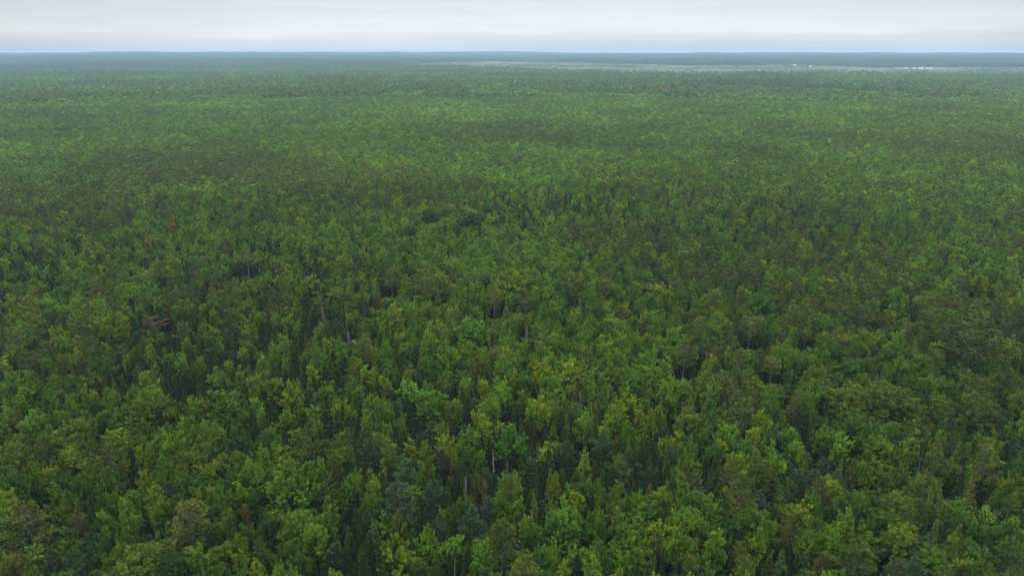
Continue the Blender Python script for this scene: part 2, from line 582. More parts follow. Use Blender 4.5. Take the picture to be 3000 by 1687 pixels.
# leaf and needle colours: the word is what the label says
TINTS = {
    'maple_tree': [('bright green', (.092, .185, .030), 4), ('mid green', (.062, .135, .027), 5), ('yellow green', (.130, .190, .026), 2), ('deep green', (.040, .098, .028), 3), ('soft olive green', (.085, .125, .030), 2)],
    'oak_tree': [('mid green', (.060, .125, .025), 4), ('deep green', (.034, .088, .028), 4), ('olive green', (.085, .125, .025), 3), ('yellow green', (.120, .170, .024), 1.2)],
    'birch_tree': [('bright green', (.098, .195, .032), 4), ('pale green', (.110, .180, .050), 2), ('yellow green', (.145, .200, .028), 2), ('mid green', (.066, .145, .030), 3)],
    'pine_tree': [('olive', (.072, .096, .024), 5), ('brownish olive', (.078, .082, .026), 1.4), ('dark green', (.044, .070, .024), 3), ('green', (.062, .105, .028), 2)],
    'young_pine_tree': [('blue green', (.042, .090, .052), 4), ('grey green', (.060, .095, .050), 2), ('dusky green', (.045, .080, .033), 2)],
    'spruce_tree': [('dark green', (.019, .044, .021), 6), ('blackish green', (.013, .030, .016), 3), ('blue green', (.030, .070, .042), 2)],
    'larch_tree': [('fresh green', (.075, .140, .030), 3), ('olive green', (.085, .115, .024), 3), ('mid green', (.052, .110, .028), 3)],
    'cedar_tree': [('yellowish green', (.120, .140, .022), 1.6), ('dull green', (.052, .085, .022), 4), ('brownish green', (.065, .072, .022), 1.2)],
}

# ------------------------------------------------------------------ where each tree stands
PX = []          # landmark trees: kind, crown-top pixel, width px, height px, tint, label, dead?


# kind, x, top y, crown width in px, variant, tint, label, short phrase for neighbours
LAND = [
    ('pine_tree', 1446, 845, 58, 0, 'bare', (.110, .120, .026), 'tall olive pine with a bare straight trunk standing clear of its neighbours', 'clear standing bare-trunk pine'),
    ('pine_tree', 1538, 850, 56, 1, '', (.085, .080, .026), 'brownish pine tapering to a point, just beyond a bushy pale snag', 'tapering brownish pine'),
    ('pine_tree', 1248, 764, 112, 2, 'big', (.100, .112, .020), 'broadest golden olive pine among the mid-distance maples', 'broad golden olive pine'),
    ('pine_tree', 1143, 782, 60, 3, 'bare', (.098, .098, .035), 'olive topped pine with a twisted silvery lower trunk', 'pine with silvery trunk'),
    ('maple_tree', 1373, 930, 100, 0, '', (.080, .190, .032), 'vivid green dome shaped maple in front of the bare-trunk pine', 'vivid green domed maple'),
    ('birch_tree', 1165, 892, 50, 1, '', (.165, .225, .026), 'slim lime yellow birch in front of the broad golden pine', 'slim lime birch'),
    ('maple_tree', 1500, 790, 90, 2, '', (.125, .205, .026), 'sunny lime crowned maple beyond the bare-trunk pine', 'lime crowned maple'),
    ('oak_tree', 1256, 612, 58, 0, '', (.038, .088, .030), 'darkest round oak, one of a blue green pair far off', ''),
    ('oak_tree', 1380, 612, 66, 1, '', (.040, .092, .032), 'wide blackish blue green oak beside another dark one', ''),
    ('cedar_tree', 1621, 1376, 62, 0, '', (.150, .165, .022), 'bright mustard green cedar with a sharp tip near the tangled dead wood', 'mustard green cedar'),
    ('cedar_tree', 1908, 1206, 78, 1, '', (.140, .160, .022), 'large yellow cedar with dense knobbly sprays and pointed top', 'large knobbly yellow cedar'),
    ('cedar_tree', 1621, 1233, 52, 2, '', (.120, .135, .022), 'mustard tipped cedar rising behind the sharp tipped mustard one', ''),
    ('cedar_tree', 1555, 1233, 46, 3, '', (.078, .062, .026), 'rusty brown cedar beside a big rounded green maple', 'rusty cedar'),
    ('young_pine_tree', 1083, 1296, 78, 0, '', (.038, .080, .046), 'dusky blue pine, left of the pale fuzzy blue pine', ''),
    ('young_pine_tree', 1194, 1345, 86, 1, '', (.055, .115, .055), 'palest fuzzy blue green pine of the nearby clump', 'palest fuzzy blue pine'),
    ('young_pine_tree', 1155, 1411, 112, 2, '', (.042, .080, .045), 'widest blue grey pine of the nearby clump', 'widest blue grey pine'),
    ('young_pine_tree', 1272, 1392, 86, 3, '', (.030, .078, .050), 'teal green pine between the dead tangle and the widest blue pine', 'teal pine'),
    ('young_pine_tree', 1431, 1454, 72, 0, '', (.048, .088, .050), 'slate green pine just in front of the tangled dead branches', ''),
    ('young_pine_tree', 1380, 1493, 88, 1, '', (.045, .085, .055), 'nearest blue grey pine, standing over bright maples', 'nearest blue grey pine'),
    ('young_pine_tree', 1664, 1295, 60, 2, '', (.034, .075, .042), 'narrow dusky blue pine behind the sharp tipped mustard cedar', ''),
    ('young_pine_tree', 1761, 1272, 84, 3, '', (.034, .076, .044), 'deep blue green pine overlapping a slimmer blue one', 'deep blue green pine'),
    ('young_pine_tree', 1299, 1318, 66, 0, '', (.062, .062, .045), 'smoky brown grey pine behind the teal one', ''),
    ('birch_tree', 1252, 1132, 66, 2, '', (.085, .190, .036), 'tall narrow column of fresh green birch above dark spruces', 'tall birch column'),
    ('maple_tree', 1500, 1252, 100, 4, '', (.052, .140, .042), 'large rounded cool green maple behind the tangled dead wood', 'cool green maple'),
    ('maple_tree', 1256, 1547, 80, 3, '', (.105, .200, .026), 'brightest spiky maple between two blue pines', ''),
    ('maple_tree', 1175, 1590, 110, 1, '', (.115, .195, .028), 'yellow tipped maple at the very front below the blue pines', ''),
    ('maple_tree', 1625, 1489, 125, 0, '', (.070, .165, .030), 'wide spiky green maple in front of the sharp tipped mustard cedar', 'wide spiky front maple'),
    ('maple_tree', 1745, 1497, 80, 2, '', (.070, .155, .030), 'spiky green maple right of the wide spiky one', ''),
    ('maple_tree', 419, 1140, 120, 5, 'tall', (.085, .150, .026), 'huge egg shaped soft green maple rising over dark conifers', 'huge egg shaped maple'),
    ('maple_tree', 854, 1125, 74, 2, '', (.150, .200, .022), 'yellowest maple standing before a dark gap', 'yellowest maple'),
    ('birch_tree', 641, 1128, 84, 3, '', (.070, .150, .034), 'broad cool green birch column rising in steps', 'broad birch column'),
    ('maple_tree', 854, 1372, 150, 1, '', (.080, .170, .028), 'widest star shaped maple with long radiating branches', 'star shaped maple'),
    ('pine_tree', 544, 1470, 155, 4, 'low', (.090, .098, .040), 'wide grey olive pine with wispy sweeping branches above a black gap', 'wispy grey olive pine'),
    ('pine_tree', 78, 1480, 175, 5, 'low', (.070, .074, .026), 'massive brown olive pine in the nearest left corner', 'massive brown corner pine'),
    ('maple_tree', 30, 1630, 130, 0, '', (.075, .085, .026), 'bronze green maple cut by the bottom left corner', ''),
    ('oak_tree', 388, 1605, 215, 2, 'low', (.068, .100, .026), 'widest low olive oak along the nearest edge', 'widest low olive oak'),
    ('young_pine_tree', 217, 1610, 84, 1, '', (.050, .100, .055), 'blue green pine between the corner pine and low olive oak', ''),
    ('maple_tree', 726, 942, 56, 3, '', (.115, .190, .034), 'pointed lime maple above a dark hollow', 'pointed lime maple'),
    ('birch_tree', 621, 950, 56, 4, '', (.090, .180, .036), 'green birch left of the pointed lime maple', ''),
    ('larch_tree', 499, 625, 42, 0, '', (.185, .135, .035), 'golden orange larch with flat layered branches, the further of two', 'further golden larch'),
    ('larch_tree', 433, 684, 40, 1, '', (.175, .130, .034), 'golden orange larch with flat layered branches, the nearer of two', 'nearer golden larch'),
    ('pine_tree', 718, 713, 84, 3, 'bare', (.100, .105, .045), 'open pale olive pine showing bare sweeping branches', 'open pale olive pine'),
    ('maple_tree', 893, 808, 66, 5, '', (.120, .190, .026), 'yellow green maple standing over young conifers', ''),
    ('birch_tree', 357, 918, 40, 1, '', (.150, .200, .022), 'yellow birch just behind the orange dead pine', ''),
    ('pine_tree', 2369, 930, 56, 1, 'bare', (.090, .105, .028), 'olive pine balanced on the longest bare pale trunk', 'longest bare-trunk pine'),
    ('pine_tree', 2206, 915, 74, 2, 'bare', (.085, .102, .028), 'olive pine with a forked pale bare trunk', 'fork-trunk pine'),
    ('pine_tree', 2006, 995, 86, 4, 'bare', (.080, .098, .026), 'flat topped olive pine on two short pale stems', 'flat topped olive pine'),
    ('pine_tree', 2272, 1012, 84, 5, 'bare', (.105, .105, .028), 'bronze olive pine on a short reddish trunk', ''),
    ('pine_tree', 2470, 806, 110, 0, 'tall', (.085, .098, .022), 'towering dark olive pine, left of a pair', 'towering olive pine'),
    ('pine_tree', 2543, 838, 110, 1, 'tall', (.070, .074, .022), 'towering brown green pine, right of a pair', ''),
    ('maple_tree', 2235, 855, 78, 1, '', (.050, .145, .036), 'clear green maple among brownish pines', 'clear green maple'),
    ('pine_tree', 2870, 900, 190, 4, 'tall', (.062, .068, .022), 'immense shadowy brown green pine near the right edge', 'immense shadowy pine'),
    ('cedar_tree', 2875, 806, 84, 4, 'tall', (.125, .145, .020), 'shaggy mustard cedar beyond the immense shadowy pine', 'shaggy mustard cedar'),
    ('oak_tree', 2652, 1128, 170, 3, '', (.055, .100, .024), 'giant domed grey green oak on the right slope', 'giant domed oak'),
    ('oak_tree', 2493, 1122, 135, 4, '', (.095, .145, .020), 'yellow topped round oak touching the giant domed one', 'yellow topped oak'),
    ('oak_tree', 2866, 1166, 120, 0, '', (.062, .100, .026), 'domed olive oak standing right of the giant one', ''),
    ('larch_tree', 2854, 1388, 66, 2, '', (.110, .115, .030), 'bronze larch tipped with orange among dark oaks', 'bronze larch'),
    ('oak_tree', 2574, 1357, 95, 1, '', (.070, .115, .024), 'round knobbly oak in front of the giant domed one', 'round knobbly oak'),
    ('oak_tree', 1195, 648, 56, 2, '', (.065, .140, .034), 'round clear green oak ahead of the dark pair', ''),
    ('oak_tree', 2600, 1285, 115, 2, '', (.080, .125, .022), 'broad yellowish oak directly in front of the giant domed one', ''),
    ('spruce_tree', 2500, 1275, 36, 0, '', (.018, .045, .022), 'black green spruce in front of the yellow topped oak', ''),
    ('spruce_tree', 2382, 1278, 30, 1, '', (.026, .062, .036), 'thin blue spruce poking up beside olive pines', ''),
    ('spruce_tree', 1478, 1180, 34, 2, '', (.020, .055, .032), 'pointed spruce behind the big cool green maple', ''),
    ('spruce_tree', 1581, 1370, 32, 3, '', (.034, .075, .042), 'blue tipped spruce beside the sharp tipped mustard cedar', ''),
]
DEADS = [
    ('grey', 1438, 983, 26, 0, 'bushy pale grey snag at the foot of the bare-trunk pine', 'bushy pale snag'),
    ('grey', 1542, 958, 28, 1, 'pale grey snag with fine twigs right of the bare-trunk pine', 'fine twigged pale snag'),
    ('rust', 1110, 858, 30, 4, 'narrow rust brown dead conifer below the silvery trunk', 'narrow rusty conifer'),
    ('rust', 450, 925, 120, 5, 'orange brown dead pine with flat spreading branches', 'orange dead pine'),
    ('tangle', 1485, 1322, 100, 2, 'bleached tangle of crooked bare branches in a dark opening', 'bleached dead tangle'),
    ('pole', 1446, 1322, 30, 3, 'straight bleached dead stem beside the crooked tangle', ''),
    ('grey', 1697, 868, 20, 1, 'thin silvery snag between bright maples', 'thin silvery snag'),
    ('grey', 1360, 1392, 22, 0, 'short pale snag among spruces left of the dead tangle', ''),
    ('grey', 1195, 1238, 22, 1, 'pinkish grey snag with drooping twigs in dark spruces', ''),
    ('grey', 1325, 1640, 22, 3, 'thin white snag at the nearest edge', ''),
    ('rust', 1420, 1405, 36, 4, 'brown half dead conifer in front of the dead tangle', ''),
    ('pole', 890, 790, 14, 3, 'white leaning stem in the gap behind a yellow green maple', ''),
    ('grey', 1020, 965, 26, 1, 'small forked whitish snag low among maples', ''),
    ('grey', 1705, 1140, 24, 1, 'grey snag in the gap among right hand maples', ''),
    ('rust', 2230, 393, 60, 5, 'reddish brown dead pine in the far canopy', ''),
    ('pole', 2700, 1320, 18, 3, 'stout pale dead stem right of the broad yellowish oak', ''),
    ('rust', 720, 1470, 40, 4, 'dark rust dead conifer beside the wispy olive pine', ''),
    ('grey', 945, 900, 22, 0, 'faded grey snag beside dark spruces', ''),
]

trees = []       # dicts


def put(kind, px, py, wpx, var, flag, tint, label, ref, dead_kind=None):
    if dead_kind:
        H0 = 12.0; R0 = 2.6
    else:
        H0 = K[kind]['H']; R0 = K[kind]['R']
    H = {'tall': H0 * 1.22, 'low': H0 * .85, 'big': H0 * 1.15}.get(flag, H0)
    if dead_kind == 'tangle':
        H = 9.0
    for _ in range(3):
        x, y, t = at_pixel(px, py, H)
        R = wpx / FPX * t / 2
        if dead_kind is None:
            H = float(np.clip(H0 * (.6 + .4 * R / R0), H0 * .72, H0 * 1.35)) * {'tall': 1.15, 'low': .9}.get(flag, 1)
    x, y, t = at_pixel(px, py, H)
    tint = tuple(np.array(tint) * GAIN * ((.86, 1, 1) if kind in ('pine_tree', 'cedar_tree') and dead_kind is None else (1, 1, 1.9) if kind == 'young_pine_tree' else .9))
    trees.append(dict(kind=kind, x=x, y=y, H=H, R=wpx / FPX * t / 2, var=var, tint=tint, label=label, ref=ref, flag=flag, dead=dead_kind,
                      rot=rng.uniform(0, 6.28), word=None, group=None))


for (kind, px, py, w, var, flag, tint, label, ref) in LAND:
    put(kind, px, py, w, var, flag, tint, label, ref)
for (dk, px, py, w, var, label, ref) in DEADS:
    put('dead_tree', px, py, w, var, '', {'rust': (.100, .070, .045)}.get(dk, (.2, .17, .13)), label, ref, dk)

# stands of the forest: centre and half size in the photograph, weights of the kinds
ORDER = ['maple_tree', 'oak_tree', 'birch_tree', 'pine_tree', 'young_pine_tree', 'spruce_tree', 'larch_tree', 'cedar_tree']
MIX = {
    'base': [.26, .10, .14, .13, .05, .19, .06, .07],
    'P': [.10, .06, .05, .56, .05, .06, .08, .04],
    'D': [.12, .60, .04, .06, .08, .06, .04, .00],
    'B': [.50, .18, .22, .03, .01, .03, .02, .01],
    'C': [.04, .01, .07, .02, .05, .60, .02, .19],
    'Y': [.18, .04, .08, .06, .38, .16, .02, .08],
    'L': [.16, .20, .06, .12, .02, .05, .36, .03],
    'O': [.16, .44, .05, .20, .04, .05, .04, .02],
}
STANDS = [
    ('P', 600, 480, 330, 45), ('P', 220, 610, 260, 60), ('P', 950, 530, 200, 45), ('P', 1250, 565, 220, 38), ('P', 2750, 420, 320, 55),
    ('P', 1800, 690, 220, 55), ('P', 2330, 830, 330, 110), ('P', 2850, 960, 220, 110), ('P', 1420, 395, 170, 28), ('P', 130, 1010, 200, 80),
    ('P', 700, 880, 200, 50), ('P', 2150, 1020, 250, 60), ('P', 1250, 270, 500, 24), ('P', 2900, 300, 300, 30), ('P', 700, 250, 500, 20),
    ('D', 1300, 622, 160, 30), ('D', 1900, 380, 260, 28), ('D', 500, 330, 260, 25), ('D', 180, 560, 60, 30), ('D', 2650, 265, 500, 12),
    ('B', 500, 375, 260, 35), ('B', 1600, 480, 420, 60), ('B', 1500, 770, 320, 80), ('B', 1050, 700, 220, 70), ('B', 700, 1450, 330, 120),
    ('B', 1650, 1000, 350, 110), ('B', 1700, 1560, 500, 130), ('B', 500, 700, 160, 60), ('B', 1280, 950, 200, 60), ('B', 350, 1240, 350, 100), ('B', 1150, 420, 400, 60),
    ('C', 880, 1160, 420, 110), ('C', 1370, 1170, 260, 130), ('C', 480, 1010, 200, 80), ('C', 850, 770, 130, 40), ('C', 2600, 905, 100, 45),
    ('C', 1640, 1330, 330, 90), ('C', 900, 930, 220, 70), ('C', 60, 780, 120, 60),
    ('Y', 1230, 1430, 260, 110), ('Y', 2250, 1400, 250, 90), ('Y', 2100, 660, 250, 30),
    ('O', 2650, 1180, 420, 130), ('O', 2700, 1480, 400, 160), ('L', 2350, 560, 420, 110), ('L', 2700, 620, 300, 90), ('O', 2250, 1130, 200, 70),
    ('L', 2150, 720, 160, 30), ('O', 1000, 640, 250, 40),
]


def mix_at(x, y):
    """n x 8 weights of the kinds at world points"""
    px, py, _ = project(x, y, 12.0)
    w = np.tile(np.array(MIX['base']), (len(x), 1)) * .38
    nn = [vnoise(x, y, 105, 20 + i) * .7 + vnoise(x, y, 34, 30 + i) * .3 for i in range(5)]
    for i, m in enumerate(('B', 'P', 'C', 'D', 'O')):
        w += np.clip(nn[i] - .56, 0, 1)[:, None] * 4.0 * np.array(MIX[m])
    for (m, cx, cyy, rx, ry) in STANDS:
        d = np.hypot((px - cx) / rx, (py - cyy) / ry) + (nn[0] - .5) * .5
        w += (np.clip(1.15 - d, 0, .6) * 4.0)[:, None] * np.array(MIX[m])
    w *= 1 + .9 * (rng.random(w.shape) - .5)
    return w / w.sum(1, keepdims=True)


SIZES = {'maple_tree': (12.5, 16.5, 2.0, 4.3), 'oak_tree': (12, 16, 2.4, 5.2), 'birch_tree': (12.5, 16.5, 1.4, 2.4), 'pine_tree': (13, 18.5, 2.3, 4.9),
         'young_pine_tree': (9, 14, 1.9, 3.2), 'spruce_tree': (9.0, 14.5, 1.3, 2.2), 'larch_tree': (11, 16, 1.7, 2.8), 'cedar_tree': (9, 15, 1.3, 2.4)}


def choose(w, u):
    c = np.cumsum(w)
    return int(np.searchsorted(c, u * c[-1]))


def pick_tint(kind, a, b):
    ts = TINTS[kind]
    ws = [t[2] for t in ts]
    i = choose(ws, a)
    mean = sum(np.array(t[1]) * t[2] for t in ts) / sum(ws)
    c = (np.array(ts[i][1]) * .86 + mean * .14) * (1 + .12 * (b - .5)) * GAIN
    if kind == 'young_pine_tree':
        c[2] *= 1.9
    return ts[i][0], tuple(c)


# near forest by dart throwing, out to R_NEAR
R_NEAR = 500.0
cell = 4.0
grid = {}


def near_ok(x, y, r, f):
    cx, cyy = int(x // cell), int(y // cell)
    for i in range(cx - 3, cx + 4):
        for j in range(cyy - 3, cyy + 4):
            for (a, b, rr) in grid.get((i, j), ()):
                if (a - x) ** 2 + (b - y) ** 2 < ((r + rr) * f) ** 2:
                    return False
    return True


def occupy(x, y, r):
    grid.setdefault((int(x // cell), int(y // cell)), []).append((x, y, r))


for t in trees:
    occupy(t['x'], t['y'], min(t['R'], 5.5) if not t['dead'] else t['R'] * 1.2 + .8)
# keep the ground in front of bare trunks open
CLEAR = [(1446, 1000, 2.0), (2366, 1075, 2.0), (2204, 1060, 2.0), (1124, 880, 2.0), (2010, 1100, 2), (1490, 1450, 3.0), (555, 1650, 5.0), (170, 1570, 4), (116, 1376, 3),
         (1900, 1060, 3), (563, 1290, 4), (2760, 1100, 3), (840, 1250, 4), (1340, 1240, 3)]
for (a, b, r) in CLEAR:
    x, y, _ = at_pixel(a, b, 4)
    occupy(x, y, r)


def in_fan(x, y, margin=1.0):
    return np.abs(x) < (y * .80 + 22) * margin


LM = [(t['x'], t['y'], t['H'], t['R'], {'grey': .62, 'rust': .5, 'tangle': .35, 'pole': .6}.get(t['dead'], .28 if t['flag'] == 'bare' else .45)) for t in trees]
LMP = []
for (x, y, H, R, bare) in LM:
    px, py, dpt = project(x, y, H)
    _, pb, _ = project(x, y, H * bare)
    LMP.append((float(px), float(py), float(pb), R * FPX / dpt, y))
LMP = np.array(LMP)


def fit_height(x, y, H, R):
    """young growth in front of the tall single trees: lower H until it leaves them in view"""
    for _ in range(8):
        px, py, dpt = project(x, y, H)
        w = R * FPX / dpt * .75
        hit = (LMP[:, 4] > y + 1) & (np.abs(LMP[:, 0] - px) < LMP[:, 3] * .8 + w) & (py < LMP[:, 2]) & (py > LMP[:, 1] - 160)
        if not hit.any():
            return H
        H *= .9
    return 0


def stand_tone(x, y):
    return .60 + .34 * vnoise(x, y, 60, 71) + .30 * vnoise(x, y, 170, 72) + .22 * vnoise(x, y, 420, 73)


NC = 100000
ang = rng.uniform(-.74, .74, NC)
rr_ = np.sqrt(rng.uniform(68 ** 2, R_NEAR ** 2, NC))
cx_, cy_ = rr_ * np.sin(ang), rr_ * np.cos(ang)
# behind the bottom edge the forest goes on a little
mixw = mix_at(cx_, cy_)
U = rng.random((NC, 6))
mixed = []
for i in range(NC):
    x, y = cx_[i], cy_[i]
    kind = ORDER[choose(mixw[i], U[i, 0])]
    h0, h1, r0, r1 = SIZES[kind]
    s = U[i, 1] ** 1.25
    H = h0 + (h1 - h0) * (s * .75 + U[i, 2] * .25)
    R = r0 + (r1 - r0) * (s * .8 + U[i, 3] * .2)
    f = .61 if kind not in ('spruce_tree', 'cedar_tree') else .50
    if near_ok(x, y, R, f):
        H = fit_height(x, y, H, R)
        if H < h0 * .62:
            continue
        occupy(x, y, R)
        word, tint = pick_tint(kind, U[i, 4], U[i, 5])
        tint = tuple(np.array(tint) * stand_tone(x, y))
        size = s
        trees.append(dict(kind=kind, x=x, y=y, H=H, R=R, var=-1, tint=tint, label=None, ref='', flag='', dead=None,
                          rot=rng.uniform(0, 6.28), word=word, size=size))
n_canopy = len(trees)
# understory conifers and saplings in what is left open
NU = 16000
ang = rng.uniform(-.72, .72, NU)
rr_ = np.sqrt(rng.uniform(80 ** 2, 460 ** 2, NU))
for i in range(NU):
    x, y = rr_[i] * math.sin(ang[i]), rr_[i] * math.cos(ang[i])
    R = rng.uniform(1.0, 1.6)
    if near_ok(x, y, R, .46) and fit_height(x, y, 9, R) > 6:
        occupy(x, y, R)
        kind = 'spruce_tree' if rng.random() < .75 else 'cedar_tree'
        word, tint = pick_tint(kind, rng.random(), rng.random())
        trees.append(dict(kind=kind, x=x, y=y, H=min(rng.uniform(7.5, 12), fit_height(x, y, 12, R) or 6), R=R, var=-1, tint=tint, label=None, ref='', flag='', dead=None,
                          rot=rng.uniform(0, 6.28), word=word, size=0.1))

for t in trees:
    t['z'] = float(terrain(t['x'], t['y']))
    t['px'], t['py'], t['depth'] = [float(v) for v in project(t['x'], t['y'], t['z'] + t['H'] * .72)]

# how much of each tree the picture shows: crowns painted back to front on a coarse grid
GW, GH = 1000, 562
idbuf = np.full((GH, GW), -1, np.int32)
for i in sorted(range(len(trees)), key=lambda i: -trees[i]['depth']):
    t = trees[i]
    x0, y0, dpt = project(t['x'], t['y'], t['z'] + t['H'])
    x1, y1, _ = project(t['x'], t['y'], t['z'] + t['H'] * .25)
    w = FPX * t['R'] / dpt / 3
    y0, y1, xc = y0 / 3, y1 / 3, x0 / 3
    a, b = int(max(0, y0)), int(min(GH, y1 + 1))
    if b <= a:
        continue
    cone = t['kind'] in ('spruce_tree', 'cedar_tree', 'larch_tree')
    for row in range(a, b):
        u = (row + .5 - y0) / max(1, y1 - y0)
        ww = w * (min(1, u * 1.2) if cone else math.sqrt(max(0.02, 1 - (2 * u - 1) ** 2)))
        c0, c1 = int(max(0, xc - ww)), int(min(GW, xc + ww + 1))
        if c1 > c0:
            idbuf[row, c0:c1] = i
ids, cnt = np.unique(idbuf[idbuf >= 0], return_counts=True)
for i, c in zip(ids, cnt):
    trees[i]['vis'] = int(c)
for t in trees:
    t.setdefault('vis', 0)
    if t['label']:
        t['vis'] += 100000
MAXN = 300
single, rest = {}, {}
for kind in ORDER + ['dead_tree']:
    of = sorted((t for t in trees if t['kind'] == kind), key=lambda t: -t['vis'])
    vis = [t for t in of if t['vis'] >= 12]
    single[kind] = vis[:MAXN]
    rest[kind] = [t for t in of if t not in vis[:MAXN]] if len(of) < 1 else vis[MAXN:] + of[len(vis):]

# ------------------------------------------------------------------ the setting: ground and marsh
def polar_sheet(name, r0, r1, nr, na, mat):
    rs = np.concatenate([[0], np.geomspace(r0, r1, nr)])
    an = np.linspace(0, 2 * PI, na, endpoint=False)
    X = np.concatenate([r * np.sin(an) for r in rs]); Y = np.concatenate([r * np.cos(an) for r in rs])
    Z = terrain(X, Y)
    f = []
    for i in range(len(rs) - 1):
        for j in range(na):
            j2 = (j + 1) % na
            f.append((i * na + j, i * na + j2, (i + 1) * na + j2, (i + 1) * na + j))
    me = build_mesh(name, np.stack([X, Y, Z], 1), np.array(f), [mat])
    for p in me.polygons:
        p.use_smooth = True
    o = bpy.data.objects.new(name, me)
    COL.objects.link(o)
    o['kind'] = 'structure'
    return o


ground = polar_sheet('ground', 20, 18500, 160, 380, M_GROUND)

FAR_EDGE = [(1180, 191), (1300, 188), (1450, 185), (1600, 186), (1800, 191), (2000, 196), (2220, 194), (2340, 192.5), (2440, 196), (2600, 198.5), (2760, 199), (3000, 201), (3200, 200)]
NEAR_EDGE = [(3200, 223), (3000, 222), (2850, 219), (2700, 216), (2550, 213), (2400, 212), (2200, 216), (2000, 218), (1800, 211), (1600, 204), (1450, 199), (1300, 195), (1180, 193)]
poly = [at_pixel(a, b, 0.5)[:2] for a, b in FAR_EDGE] + [at_pixel(a, b, 13.0)[:2] for a, b in NEAR_EDGE]
poly = np.array(poly)


def inside(x, y):
    c = np.zeros(len(x), bool)
    n = len(poly)
    for i in range(n):
        x0, y0 = poly[i]; x1, y1 = poly[(i + 1) % n]
        m = ((y0 > y) != (y1 > y))
        xi = (x1 - x0) * (y - y0) / (y1 - y0 + 1e-12) + x0
        c ^= m & (x < xi)
    return c


nfe = len(FAR_EDGE)
fe = np.array([at_pixel(a, b, 0.5)[:2] for a, b in FAR_EDGE]) * 1.03
ne = np.array([at_pixel(a, b, 13.0)[:2] for a, b in NEAR_EDGE][::-1]) * .96
st = np.linspace(0, 1, 60)


def resample(p):
    t = np.linspace(0, 1, len(p))
    return np.stack([np.interp(st, t, p[:, 0]), np.interp(st, t, p[:, 1])], 1)


fe, ne = resample(fe), resample(ne)
mv, mf = [], []
for j in range(9):
    u = j / 8
    P = ne * (1 - u) + fe * u
    zz = terrain(P[:, 0], P[:, 1]) + .35
    mv.append(np.c_[P, zz])
for j in range(8):
    for i in range(59):
        mf.append((j * 60 + i, j * 60 + i + 1, (j + 1) * 60 + i + 1, (j + 1) * 60 + i))
mo = bpy.data.objects.new('marsh', build_mesh('marsh', np.concatenate(mv), np.array(mf), [M_MARSH]))
mo['kind'] = 'structure'
COL.objects.link(mo)

# ------------------------------------------------------------------ single trees
DEADM = []
for s, (kw, mm) in enumerate([
        (dict(H=12, R=1.9, per=10, step=.27, thick=.5, base=3), M_GREY),
        (dict(H=12, R=1.7, per=9, step=.27, thick=.5, base=2.5), M_GREY),
        (dict(H=9, R=4.6, per=3, step=.8, crooked=True, thick=1.25, base=1.5), M_GREY),
        (dict(H=12, R=1.1, per=1, step=.9, thick=1.1, base=3), M_GREY),
        (dict(H=12, R=1.8, per=5, step=.4, thick=.8, sprays=1.1, base=2.5), M_RUST),
        (dict(H=13, R=4.6, per=4, step=.75, thick=1.0, sprays=1.6, base=4.5), M_RUST)]):
    lv, tb, br = dead(900 + s, **kw)
    v, f = tb.out(); v2, f2 = br.out()
    cm = None
    if kw.get('sprays'):
        a, b, c = lv.out()
        cm = build_mesh('dead_crown', a, b, [M_NEEDLE], tone=c)
    DEADM.append((build_mesh('dead_trunk', v, f, [mm]), build_mesh('dead_branches', v2, f2, [mm]), cm, kw['H'], kw['R']))

proto = {}


def add_part(name, me, parent, tint=None):
    o = bpy.data.objects.new(name, me)
    COL.objects.link(o)
    o.parent = parent
    if tint is not None:
        o['tint'] = [float(c) for c in tint]
    return o


def make_tree(t):
    kind = t['kind']
    root = bpy.data.objects.new(kind, None)
    COL.objects.link(root)
    root.empty_display_size = .5
    root.location = (t['x'], t['y'], t['z'])
    root.rotation_euler = (rng.normal(0, .04), rng.normal(0, .04), t['rot'])
    if t['dead']:
        tm, bm_, cm, H0, R0 = DEADM[t['var']]
        s = t['R'] / R0
        root.scale = (s, s, t['H'] / H0)
        add_part('trunk', tm, root)
        add_part('branches', bm_, root)
        if cm:
            add_part('crown', cm, root, t['tint'])
    else:
        k = K[kind]
        ms = k['meshes']
        v = t['var'] if t['var'] >= 0 else int(rng.integers(min(6, len(ms))))
        if t['flag'] == 'bare':
            v = 6 + v % 2
        cm, tm = ms[v % len(ms)]
        s = t['R'] / k['R']
        root.scale = (s, s, t['H'] / k['H'])
        add_part('crown', cm, root, t['tint'])
        add_part('trunk', tm, root)
    root['category'] = {'dead_tree': 'dead tree'}.get(kind, kind.replace('_', ' ').replace('young ', ''))
    root['label'] = t['label']
    root['group'] = {'maple_tree': 'maples of the forest canopy', 'oak_tree': 'round oaks of the forest canopy', 'birch_tree': 'narrow birches of the forest canopy',
                     'pine_tree': 'olive pines of the forest canopy', 'young_pine_tree': 'soft bluish pines', 'spruce_tree': 'dark pointed spruces between the larger trees',
                     'larch_tree': 'feathery larches', 'cedar_tree': 'dense cedars between the larger trees', 'dead_tree': 'dead trees in the forest'}[kind]
    return root


